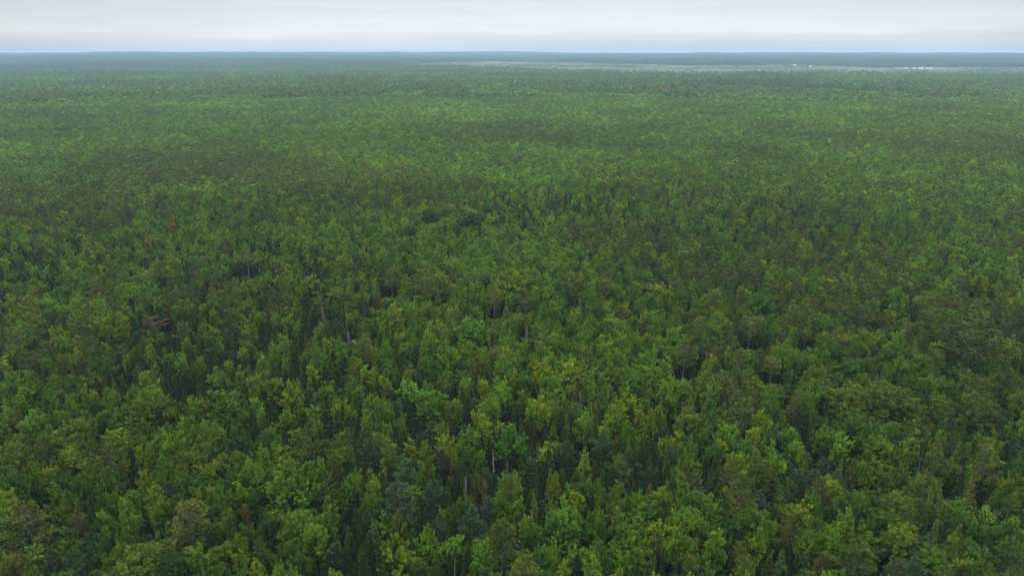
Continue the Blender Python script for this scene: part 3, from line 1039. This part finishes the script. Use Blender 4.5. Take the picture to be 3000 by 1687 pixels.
# labels: look first, then the nearest landmark tree and the side of it
refs = [t for t in trees if t['ref']]
ORD = ['nearest', 'second nearest', 'third nearest', 'fourth nearest', 'fifth nearest', 'sixth nearest', 'seventh nearest', 'eighth nearest', 'ninth nearest', 'tenth nearest'] + \
      [w + ' nearest' for w in 'eleventh twelfth thirteenth fourteenth fifteenth sixteenth seventeenth eighteenth nineteenth twentieth twenty-first twenty-second twenty-third twenty-fourth twenty-fifth twenty-sixth twenty-seventh twenty-eighth twenty-ninth thirtieth'.split()]
SHAPE = {'maple_tree': 'spiky', 'oak_tree': 'round', 'birch_tree': 'narrow', 'pine_tree': '', 'young_pine_tree': 'soft', 'spruce_tree': 'pointed', 'larch_tree': 'feathery', 'cedar_tree': 'dense'}
buckets = {}
for kind in ORDER:
    for t in single[kind]:
        if t['label']:
            continue
        best = min(refs, key=lambda r: (r['px'] - t['px']) ** 2 + (1.6 * (r['py'] - t['py'])) ** 2)
        dx, dy = t['px'] - best['px'], 1.6 * (t['py'] - best['py'])
        if abs(dx) > abs(dy):
            rel = 'right of' if dx > 0 else 'left of'
        else:
            rel = 'in front of' if dy > 0 else 'beyond'
        sz = 'small' if t['size'] < .25 else ('large' if t['size'] > .72 else '')
        noun = {'young_pine_tree': 'pine'}.get(kind, kind.split('_')[0])
        desc = ' '.join(w for w in (sz, t['word'], SHAPE[kind], noun) if w)
        t['_d'] = math.hypot(dx, dy)
        buckets.setdefault((desc, rel, best['ref']), []).append(t)
for (desc, rel, ref), ts in buckets.items():
    ts.sort(key=lambda t: t['_d'])
    for i, t in enumerate(ts):
        if len(ts) == 1:
            t['label'] = f"{desc} {rel} the {ref}"
        else:
            t['label'] = f"{desc}, {ORD[min(i, len(ORD) - 1)]} {rel} the {ref}"

for kind in ORDER + ['dead_tree']:
    for t in single[kind]:
        make_tree(t)


# ------------------------------------------------------------------ the rest of the forest as masses
def scatter(name, x, y, z, rot, scl, tint, idx, meshes, label, close=None, close_meshes=None):
    """one object whose points carry instanced trees (geometry nodes)"""
    me = bpy.data.meshes.new(name)
    n = len(x)
    me.vertices.add(n)
    me.vertices.foreach_set('co', np.stack([x, y, z], 1).astype(np.float32).ravel())

    def at(nm, typ, data):
        a = me.attributes.new(nm, typ, 'POINT')
        a.data.foreach_set('vector' if typ == 'FLOAT_VECTOR' else 'value', np.asarray(data).ravel())
    at('turn', 'FLOAT_VECTOR', np.stack([np.zeros(n), np.zeros(n), rot], 1).astype(np.float32))
    at('size', 'FLOAT_VECTOR', np.asarray(scl, np.float32))
    at('tint', 'FLOAT_VECTOR', np.asarray(tint, np.float32))
    at('pick', 'INT', np.asarray(idx, np.int32))
    o = bpy.data.objects.new(name, me)
    COL.objects.link(o)
    o['kind'] = 'stuff'
    o['label'] = label
    ng = bpy.data.node_groups.new(name, 'GeometryNodeTree')
    ng.interface.new_socket('Geometry', in_out='INPUT', socket_type='NodeSocketGeometry')
    ng.interface.new_socket('Geometry', in_out='OUTPUT', socket_type='NodeSocketGeometry')
    gi = ng.nodes.new('NodeGroupInput'); go = ng.nodes.new('NodeGroupOutput')
    at('close', 'INT', np.zeros(n, np.int32) if close is None else np.asarray(close, np.int32))
    res = ng.nodes.new('GeometryNodeJoinGeometry')

    def named(nm, typ):
        na = ng.nodes.new('GeometryNodeInputNamedAttribute'); na.data_type = typ
        na.inputs['Name'].default_value = nm
        return na.outputs[0]

    for lod, ms in ((0, meshes), (1, close_meshes)):
        if not ms:
            continue
        iop = ng.nodes.new('GeometryNodeInstanceOnPoints')
        iop.inputs['Pick Instance'].default_value = True
        jn = ng.nodes.new('GeometryNodeJoinGeometry')
        for m in ms:
            src = bpy.data.objects.new(name + '_source', m)
            oi = ng.nodes.new('GeometryNodeObjectInfo')
            oi.inputs['Object'].default_value = src
            oi.inputs['As Instance'].default_value = True
            ng.links.new(oi.outputs['Geometry'], jn.inputs[0])
        ng.links.new(gi.outputs[0], iop.inputs['Points'])
        ng.links.new(jn.outputs[0], iop.inputs['Instance'])
        cmp_ = ng.nodes.new('FunctionNodeCompare'); cmp_.data_type = 'INT'; cmp_.operation = 'EQUAL'
        ints = [q for q in cmp_.inputs if q.type == 'INT']
        ng.links.new(named('close', 'INT'), ints[0]); ints[1].default_value = lod
        ng.links.new(cmp_.outputs[0], iop.inputs['Selection'])
        for nm, typ, sock in (('turn', 'FLOAT_VECTOR', 'Rotation'), ('size', 'FLOAT_VECTOR', 'Scale'), ('pick', 'INT', 'Instance Index')):
            ng.links.new(named(nm, typ), iop.inputs[sock])
        ng.links.new(iop.outputs[0], res.inputs[0])
    ng.links.new(res.outputs[0], go.inputs[0])
    md = o.modifiers.new('scatter', 'NODES'); md.node_group = ng
    return o


# undergrowth in the gaps: low leafy bushes and saplings
def bush(seed):
    rg = np.random.default_rng(seed)
    lv, tb = Leaves(rg), Tubes()
    tb.add([(0, 0, -.2), (.1, 0, .8), (.15, .1, 1.7)], [.05, .04, .015], 4)
    for k in range(9):
        c = rg.normal(0, .8, 3) * np.array([1, 1, .35]) + np.array([0, 0, 1.1])
        d = unit(rg.normal(size=(26, 3)))
        lv.add(c + d * np.array([.6, .6, .5]), d + np.array([0, 0, .3]), .38, .24, rg.uniform(.1, .8))
    v, f, t = lv.out(); v2, f2 = tb.out()
    return build_mesh('bush', np.concatenate([v, v2]), np.concatenate([f, f2 + len(v)]), [M_LEAF, M_BARK],
                      midx=np.r_[np.zeros(len(f)), np.ones(len(f2))], tone=np.r_[t, np.full(len(f2), .5)])


nb = 16000
ba = rng.uniform(-.74, .74, nb); br_ = np.sqrt(rng.uniform(80 ** 2, 340 ** 2, nb))
bx, by = br_ * np.sin(ba), br_ * np.cos(ba)
bs = rng.uniform(.7, 2.0, nb)
bt = np.array([.040, .075, .022]) * rng.uniform(.6, 1.5, (nb, 1)) * np.stack([rng.uniform(.8, 1.4, nb), np.ones(nb), np.ones(nb)], 1)
scatter('undergrowth', bx, by, terrain(bx, by) - .05, rng.uniform(0, 6.28, nb), np.stack([bs, bs, bs * rng.uniform(.8, 1.4, nb)], 1), bt,
        rng.integers(0, 99, nb), [bush(1001 + i) for i in range(4)], 'low bushes and saplings filling the gaps between trees')

# middle distance: jittered points R_NEAR .. R_MID
R_MID = 1500.0
sp = 4.4
gx, gy = np.meshgrid(np.arange(-R_MID * .8, R_MID * .8, sp), np.arange(200, R_MID, sp))
gx = gx.ravel() + rng.uniform(-.5, .5, gx.size) * sp * 1.1
gy = gy.ravel() + rng.uniform(-.5, .5, gy.size) * sp * 1.1
r = np.hypot(gx, gy)
ok = (r > R_NEAR) & (r < R_MID) & (np.abs(gx) < gy * .80 + 22)
gx, gy = gx[ok], gy[ok]
mw = mix_at(gx, gy)
ku = rng.random(len(gx))
kk = (np.cumsum(mw, 1) < ku[:, None]).sum(1)
kk = np.minimum(kk, 7)
STUFF = {'maple_tree': 'maple_woodland', 'oak_tree': 'oak_woodland', 'birch_tree': 'birch_woodland', 'pine_tree': 'pine_woodland', 'young_pine_tree': 'young_pine_woodland',
         'spruce_tree': 'spruce_woodland', 'larch_tree': 'larch_woodland', 'cedar_tree': 'cedar_woodland'}
for ki, kind in enumerate(ORDER):
    k = K[kind]
    h0, h1, r0, r1 = SIZES[kind]
    m = kk == ki
    x, y = gx[m], gy[m]
    n = len(x)
    s = rng.random(n) ** 1.1
    H = h0 + (h1 - h0) * (s * .75 + rng.random(n) * .25)
    R = (r0 + (r1 - r0) * (s * .8 + rng.random(n) * .2)) * 1.14
    tint = np.array([pick_tint(kind, a, b)[1] for a, b in rng.random((n, 2))]).reshape(-1, 3) * stand_tone(x, y)[:, None]
    rs = rest[kind]
    x = np.r_[x, [t['x'] for t in rs]]; y = np.r_[y, [t['y'] for t in rs]]
    H = np.r_[H, [t['H'] for t in rs]]; R = np.r_[R, [t['R'] for t in rs]]
    tint = np.concatenate([tint, np.array([t['tint'] for t in rs]).reshape(-1, 3)])
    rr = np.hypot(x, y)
    tint = tint * (1 + .38 * np.clip((rr - 380) / 700, 0, 1))[:, None]      # tint lifted with distance, light painted in for crown tops seen at grazing angles
    n = len(x)
    scl = np.stack([R / k['R'], R / k['R'], H / k['H']], 1)
    # the nearer ones of the rest use the detailed crowns
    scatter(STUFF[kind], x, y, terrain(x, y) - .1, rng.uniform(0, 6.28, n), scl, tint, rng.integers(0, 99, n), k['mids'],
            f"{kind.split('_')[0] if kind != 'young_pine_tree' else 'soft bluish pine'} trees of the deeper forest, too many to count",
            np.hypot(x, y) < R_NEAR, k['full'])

# far forest: patches of small simple trees
def crown_far(rg, conifer, n):
    """a few dozen sprays shaped like a small crown, unit height and radius"""
    i = rg.random(n)
    a = rg.uniform(0, 6.28, n)
    if conifer:
        z = .15 + .85 * i ** 1.1
        rad = (1 - i ** 1.1) * rg.uniform(.6, 1.05, n) + .03
    else:
        el = np.arcsin(rg.uniform(-.35, 1, n))
        z = .62 + .38 * np.sin(el) * rg.uniform(.8, 1.05, n)
        rad = np.cos(el) * rg.uniform(.7, 1.05, n)
    C = np.stack([rad * np.cos(a), rad * np.sin(a), z], 1)
    D = np.stack([np.cos(a), np.sin(a), rg.uniform(.1, 1.0, n)], 1)
    return C, D


PSIZE = 90.0
M_PATCH, _nt, _out = new_mat('patch_leaf')
_a = _nt.nodes.new('ShaderNodeAttribute'); _a.attribute_name = 'shade'; _a.attribute_type = 'GEOMETRY'
_p = _nt.nodes.new('ShaderNodeBsdfPrincipled'); _p.inputs['Roughness'].default_value = .7; _p.inputs['Specular IOR Level'].default_value = .15
_i = _nt.nodes.new('ShaderNodeAttribute'); _i.attribute_name = 'tint'; _i.attribute_type = 'INSTANCER'
_m = _nt.nodes.new('ShaderNodeMix'); _m.data_type = 'RGBA'; _m.blend_type = 'MULTIPLY'; _m.inputs[0].default_value = 1
_nt.links.new(_a.outputs['Color'], _m.inputs[6]); _nt.links.new(_i.outputs['Color'], _m.inputs[7])
_nt.links.new(_m.outputs[2], _p.inputs['Base Color'])
_t = _nt.nodes.new('ShaderNodeBsdfTranslucent'); _nt.links.new(_m.outputs[2], _t.inputs['Color'])
_x = _nt.nodes.new('ShaderNodeMixShader'); _x.inputs[0].default_value = .2
_nt.links.new(_p.outputs[0], _x.inputs[1]); _nt.links.new(_t.outputs[0], _x.inputs[2])
_nt.links.new(_x.outputs[0], _out.inputs[0])


def patch(seed, mixname):
    rg = np.random.default_rng(seed)
    lv = Leaves(rg)
    cols = []
    gs = 5.0
    w = np.array(MIX[mixname])
    n = int(PSIZE / gs)
    for i in range(n):
        for j in range(n):
            x = (i + .5 + rg.uniform(-.5, .5)) * gs - PSIZE / 2
            y = (j + .5 + rg.uniform(-.5, .5)) * gs - PSIZE / 2
            kind = ORDER[choose(w, rg.random())]
            h0, h1, r0, r1 = SIZES[kind]
            s = rg.random()
            H = h0 + (h1 - h0) * s
            if kind in ('pine_tree', 'spruce_tree', 'larch_tree') and rg.random() < .12:
                H *= 1.3 if rg.random() < .6 else 1.5
            R = (r0 + (r1 - r0) * s) * 1.12
            con = kind in ('spruce_tree', 'larch_tree', 'cedar_tree', 'pine_tree')
            m = 92 if not con else 64
            C, D = crown_far(rg, con and kind != 'pine_tree', m)
            C = C * np.array([R, R, H]) + np.array([x, y, 0])
            L = R * .62 if not con else R * .75
            lv.add(C, D, L, L * .62, .5)
            c = np.array(pick_tint(kind, rg.random(), rg.random())[1])
            cols.append(np.tile(c, (m, 1)) * rg.uniform(.88, 1.12, (m, 1)))
    v, f, t = lv.out()
    me = build_mesh('forest_patch', v, f, [M_PATCH], tone=t)
    a = me.attributes.new('shade', 'FLOAT_VECTOR', 'FACE')
    a.data.foreach_set('vector', np.concatenate(cols).astype(np.float32).ravel())
    return me


patches = [patch(1, 'B'), patch(2, 'base'), patch(3, 'P'), patch(4, 'C'), patch(5, 'O'), patch(6, 'base')]
R_FAR = 13400.0
ps = PSIZE * .94
gx, gy = np.meshgrid(np.arange(-R_FAR * .8, R_FAR * .8, ps), np.arange(600, R_FAR, ps))
gx, gy = gx.ravel(), gy.ravel()
r = np.hypot(gx, gy)
ok = (r > R_MID + 28) & (r < R_FAR) & (np.abs(gx) < gy * .80 + 60)
gx, gy = gx[ok], gy[ok]
edge = np.zeros(len(gx), bool)
for ox, oy in ((0, 0), (40, 0), (-40, 0), (0, 40), (0, -40)):
    edge |= inside(gx + ox, gy + oy)
gx, gy = gx[~edge], gy[~edge]
n = len(gx)
a1 = vnoise(gx, gy, 330, 41) * .6 + vnoise(gx, gy, 130, 42) * .4
order = np.array([3, 2, 5, 4, 1, 0])
pk = order[np.clip(((a1 - .28) / .44 * 6 + rng.normal(0, .5, n)).astype(int), 0, 5)]
b1 = (1.22 + .5 * vnoise(gx, gy, 420, 43)) * (1 - .45 * np.clip((np.hypot(gx, gy) - 4000) / 1500, 0, 1))  # light painted into patch tints, darkened again far off to let the haze show
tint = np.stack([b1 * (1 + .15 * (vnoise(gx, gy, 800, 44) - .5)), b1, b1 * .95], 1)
hs = .85 + .35 * vnoise(gx, gy, 500, 45)
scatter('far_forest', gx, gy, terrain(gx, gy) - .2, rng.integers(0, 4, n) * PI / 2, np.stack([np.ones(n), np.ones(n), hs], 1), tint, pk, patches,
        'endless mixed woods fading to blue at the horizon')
print('patches', n, 'trees', {k: (len(v), len(rest[k])) for k, v in single.items()}, 'near total', len(trees))

# low bushes and lone trees dotted over the marsh
NB = 60000
bx_ = rng.uniform(poly[:, 0].min(), poly[:, 0].max(), NB)
by_ = rng.uniform(poly[:, 1].min(), poly[:, 1].max(), NB)
keep = inside(bx_, by_)
bx_, by_ = bx_[keep], by_[keep]
dn = vnoise(bx_, by_, 260, 61) * .6 + vnoise(bx_, by_, 90, 62) * .4
keep = dn > .52
bx_, by_ = bx_[keep], by_[keep]
n = len(bx_)
bs = rng.uniform(.3, .6, n) + (rng.random(n) < .12) * rng.uniform(.2, .5, n)
btint = np.array([pick_tint('larch_tree', a, b)[1] for a, b in rng.random((n, 2))])
scatter('marsh_bushes', bx_, by_, terrain(bx_, by_) - .1, rng.uniform(0, 6.28, n), np.stack([bs * 1.5, bs * 1.5, bs], 1), btint, rng.integers(0, 99, n),
        K['larch_tree']['mids'], 'low bushes and stunted trees dotted over the pale marsh')

# ------------------------------------------------------------------ small pale buildings beyond the marsh
M_WHITE = noise_mat('white_cladding', [(0.3, (.62, .62, .60)), (0.7, (.80, .80, .78))], .8, rough=.6)
M_ROOF = noise_mat('metal_roof', [(0.3, (.42, .44, .46)), (0.7, (.60, .62, .64))], .5, rough=.5)
M_DARK = noise_mat('window_glass', [(0.3, (.03, .035, .04)), (0.7, (.06, .07, .08))], 1.0, rough=.2)


def box(x0, x1, y0, y1, z0, z1):
    v = [(x, y, z) for z in (z0, z1) for x, y in ((x0, y0), (x1, y0), (x1, y1), (x0, y1))]
    f = [(3, 2, 1, 0), (4, 5, 6, 7), (0, 1, 5, 4), (1, 2, 6, 5), (2, 3, 7, 6), (3, 0, 4, 7)]
    return v, f


def mesh_obj(name, v, f, m, parent):
    o = bpy.data.objects.new(name, build_mesh(name, v, np.array(f), [m]))
    COL.objects.link(o)
    o.parent = parent
    return o


def house(name, px, py, w, d, h, label, group, cat='building'):
    x, y, _ = at_pixel(px, py, 2.0)
    z = float(terrain(x, y))
    root = bpy.data.objects.new(name, None)
    COL.objects.link(root)
    root.location = (x, y, z)
    root.rotation_euler = (0, 0, rng.uniform(-.2, .2))
    root['label'] = label; root['category'] = cat
    if group:
        root['group'] = group
    v, f = box(-w / 2, w / 2, -d / 2, d / 2, -1, h)
    mesh_obj('wall', v, f, M_WHITE, root)
    e = .5; r = d * .28
    rv = [(-w / 2 - e, -d / 2 - e, h + .05), (w / 2 + e, -d / 2 - e, h + .05), (w / 2 + e, 0, h + r), (-w / 2 - e, 0, h + r), (w / 2 + e, d / 2 + e, h + .05), (-w / 2 - e, d / 2 + e, h + .05)]
    rv += [(a, b, c - .2) for a, b, c in rv]
    rf = [(0, 1, 2, 3), (3, 2, 4, 5), (6, 9, 8, 7), (9, 11, 10, 8), (0, 6, 7, 1), (5, 4, 10, 11), (0, 3, 9, 6), (3, 5, 11, 9), (1, 7, 8, 2), (2, 8, 10, 4)]
    mesh_obj('roof', rv, rf, M_ROOF, root)
    k = max(2, int(w / 6))
    for i in range(k):
        cx = -w / 2 + (i + .5) * w / k
        if i == k // 2:
            v, f = box(cx - .6, cx + .6, -d / 2 - .06, -d / 2 + .02, 0, 2.2)
            mesh_obj('door', v, f, M_DARK, root)
        else:
            v, f = box(cx - .7, cx + .7, -d / 2 - .06, -d / 2 + .02, h * .4, h * .4 + 1.2)
            mesh_obj('window', v, f, M_DARK, root)
    return root


house('farm_shed', 2327, 195.5, 24, 12, 7, 'long white shed standing alone at the far wood edge, left of the others', 'pale farm buildings beyond the marsh')
house('farm_house', 2374, 198.3, 14, 9, 6, 'small white house just right of the lone long shed', 'pale farm buildings beyond the marsh')
for px, w, lab in ((2655, 14, 'leftmost low pale building of the row beyond the marsh'), (2677, 16, 'greyish low building second from left in the row beyond the marsh'),
                   (2698, 24, 'brightest tall gabled barn in the row beyond the marsh'), (2716, 15, 'white building directly right of the brightest barn'),
                   (2727, 17, 'rightmost pale building of the row beyond the marsh')):
    house('farm_building', px, 201.6, w, 12, 8 if w > 20 else 5.5, lab, 'pale farm buildings beyond the marsh')
# a pale silo far away in the blue woods
x, y, _ = at_pixel(1897, 166, 0)
root = bpy.data.objects.new('silo', None); COL.objects.link(root)
root.location = (x, y, float(terrain(x, y)))
root['label'] = 'tiny white silo rising out of the farthest blue woods'; root['category'] = 'silo'
tb = Tubes(); tb.add([(0, 0, 0), (0, 0, 20), (0, 0, 34)], [5, 5, 5], 12); v, f = tb.out(); mesh_obj('drum', v, f, M_WHITE, root)
tb = Tubes(); tb.add([(0, 0, 34.05), (0, 0, 36), (0, 0, 37.5)], [5.2, 3.6, .3], 12); v, f = tb.out(); mesh_obj('roof', v, f, M_ROOF, root)

# ------------------------------------------------------------------ haze
hm, hnt, hout = new_mat('haze_air')
pv = hnt.nodes.new('ShaderNodeVolumePrincipled')
pv.inputs['Color'].default_value = (*HAZE_COLOR, 1)
pv.inputs['Density'].default_value = HAZE_DENSITY
pv.inputs['Anisotropy'].default_value = 0.0
hnt.links.new(pv.outputs[0], hout.inputs['Volume'])
S, ZB, ZT = 19000.0, -14.0, 109.0
hv = [(x, y, z) for z in (ZB, ZT) for x, y in ((-S, -S), (S, -S), (S, S), (-S, S))]
hf = [(3, 2, 1, 0), (4, 5, 6, 7), (0, 1, 5, 4), (1, 2, 6, 5), (2, 3, 7, 6), (3, 0, 4, 7)]
hz = bpy.data.objects.new('haze', build_mesh('haze', hv, hf, [hm]))
hz['kind'] = 'stuff'
hz['label'] = 'pale blue haze lying over the whole forest'
COL.objects.link(hz)
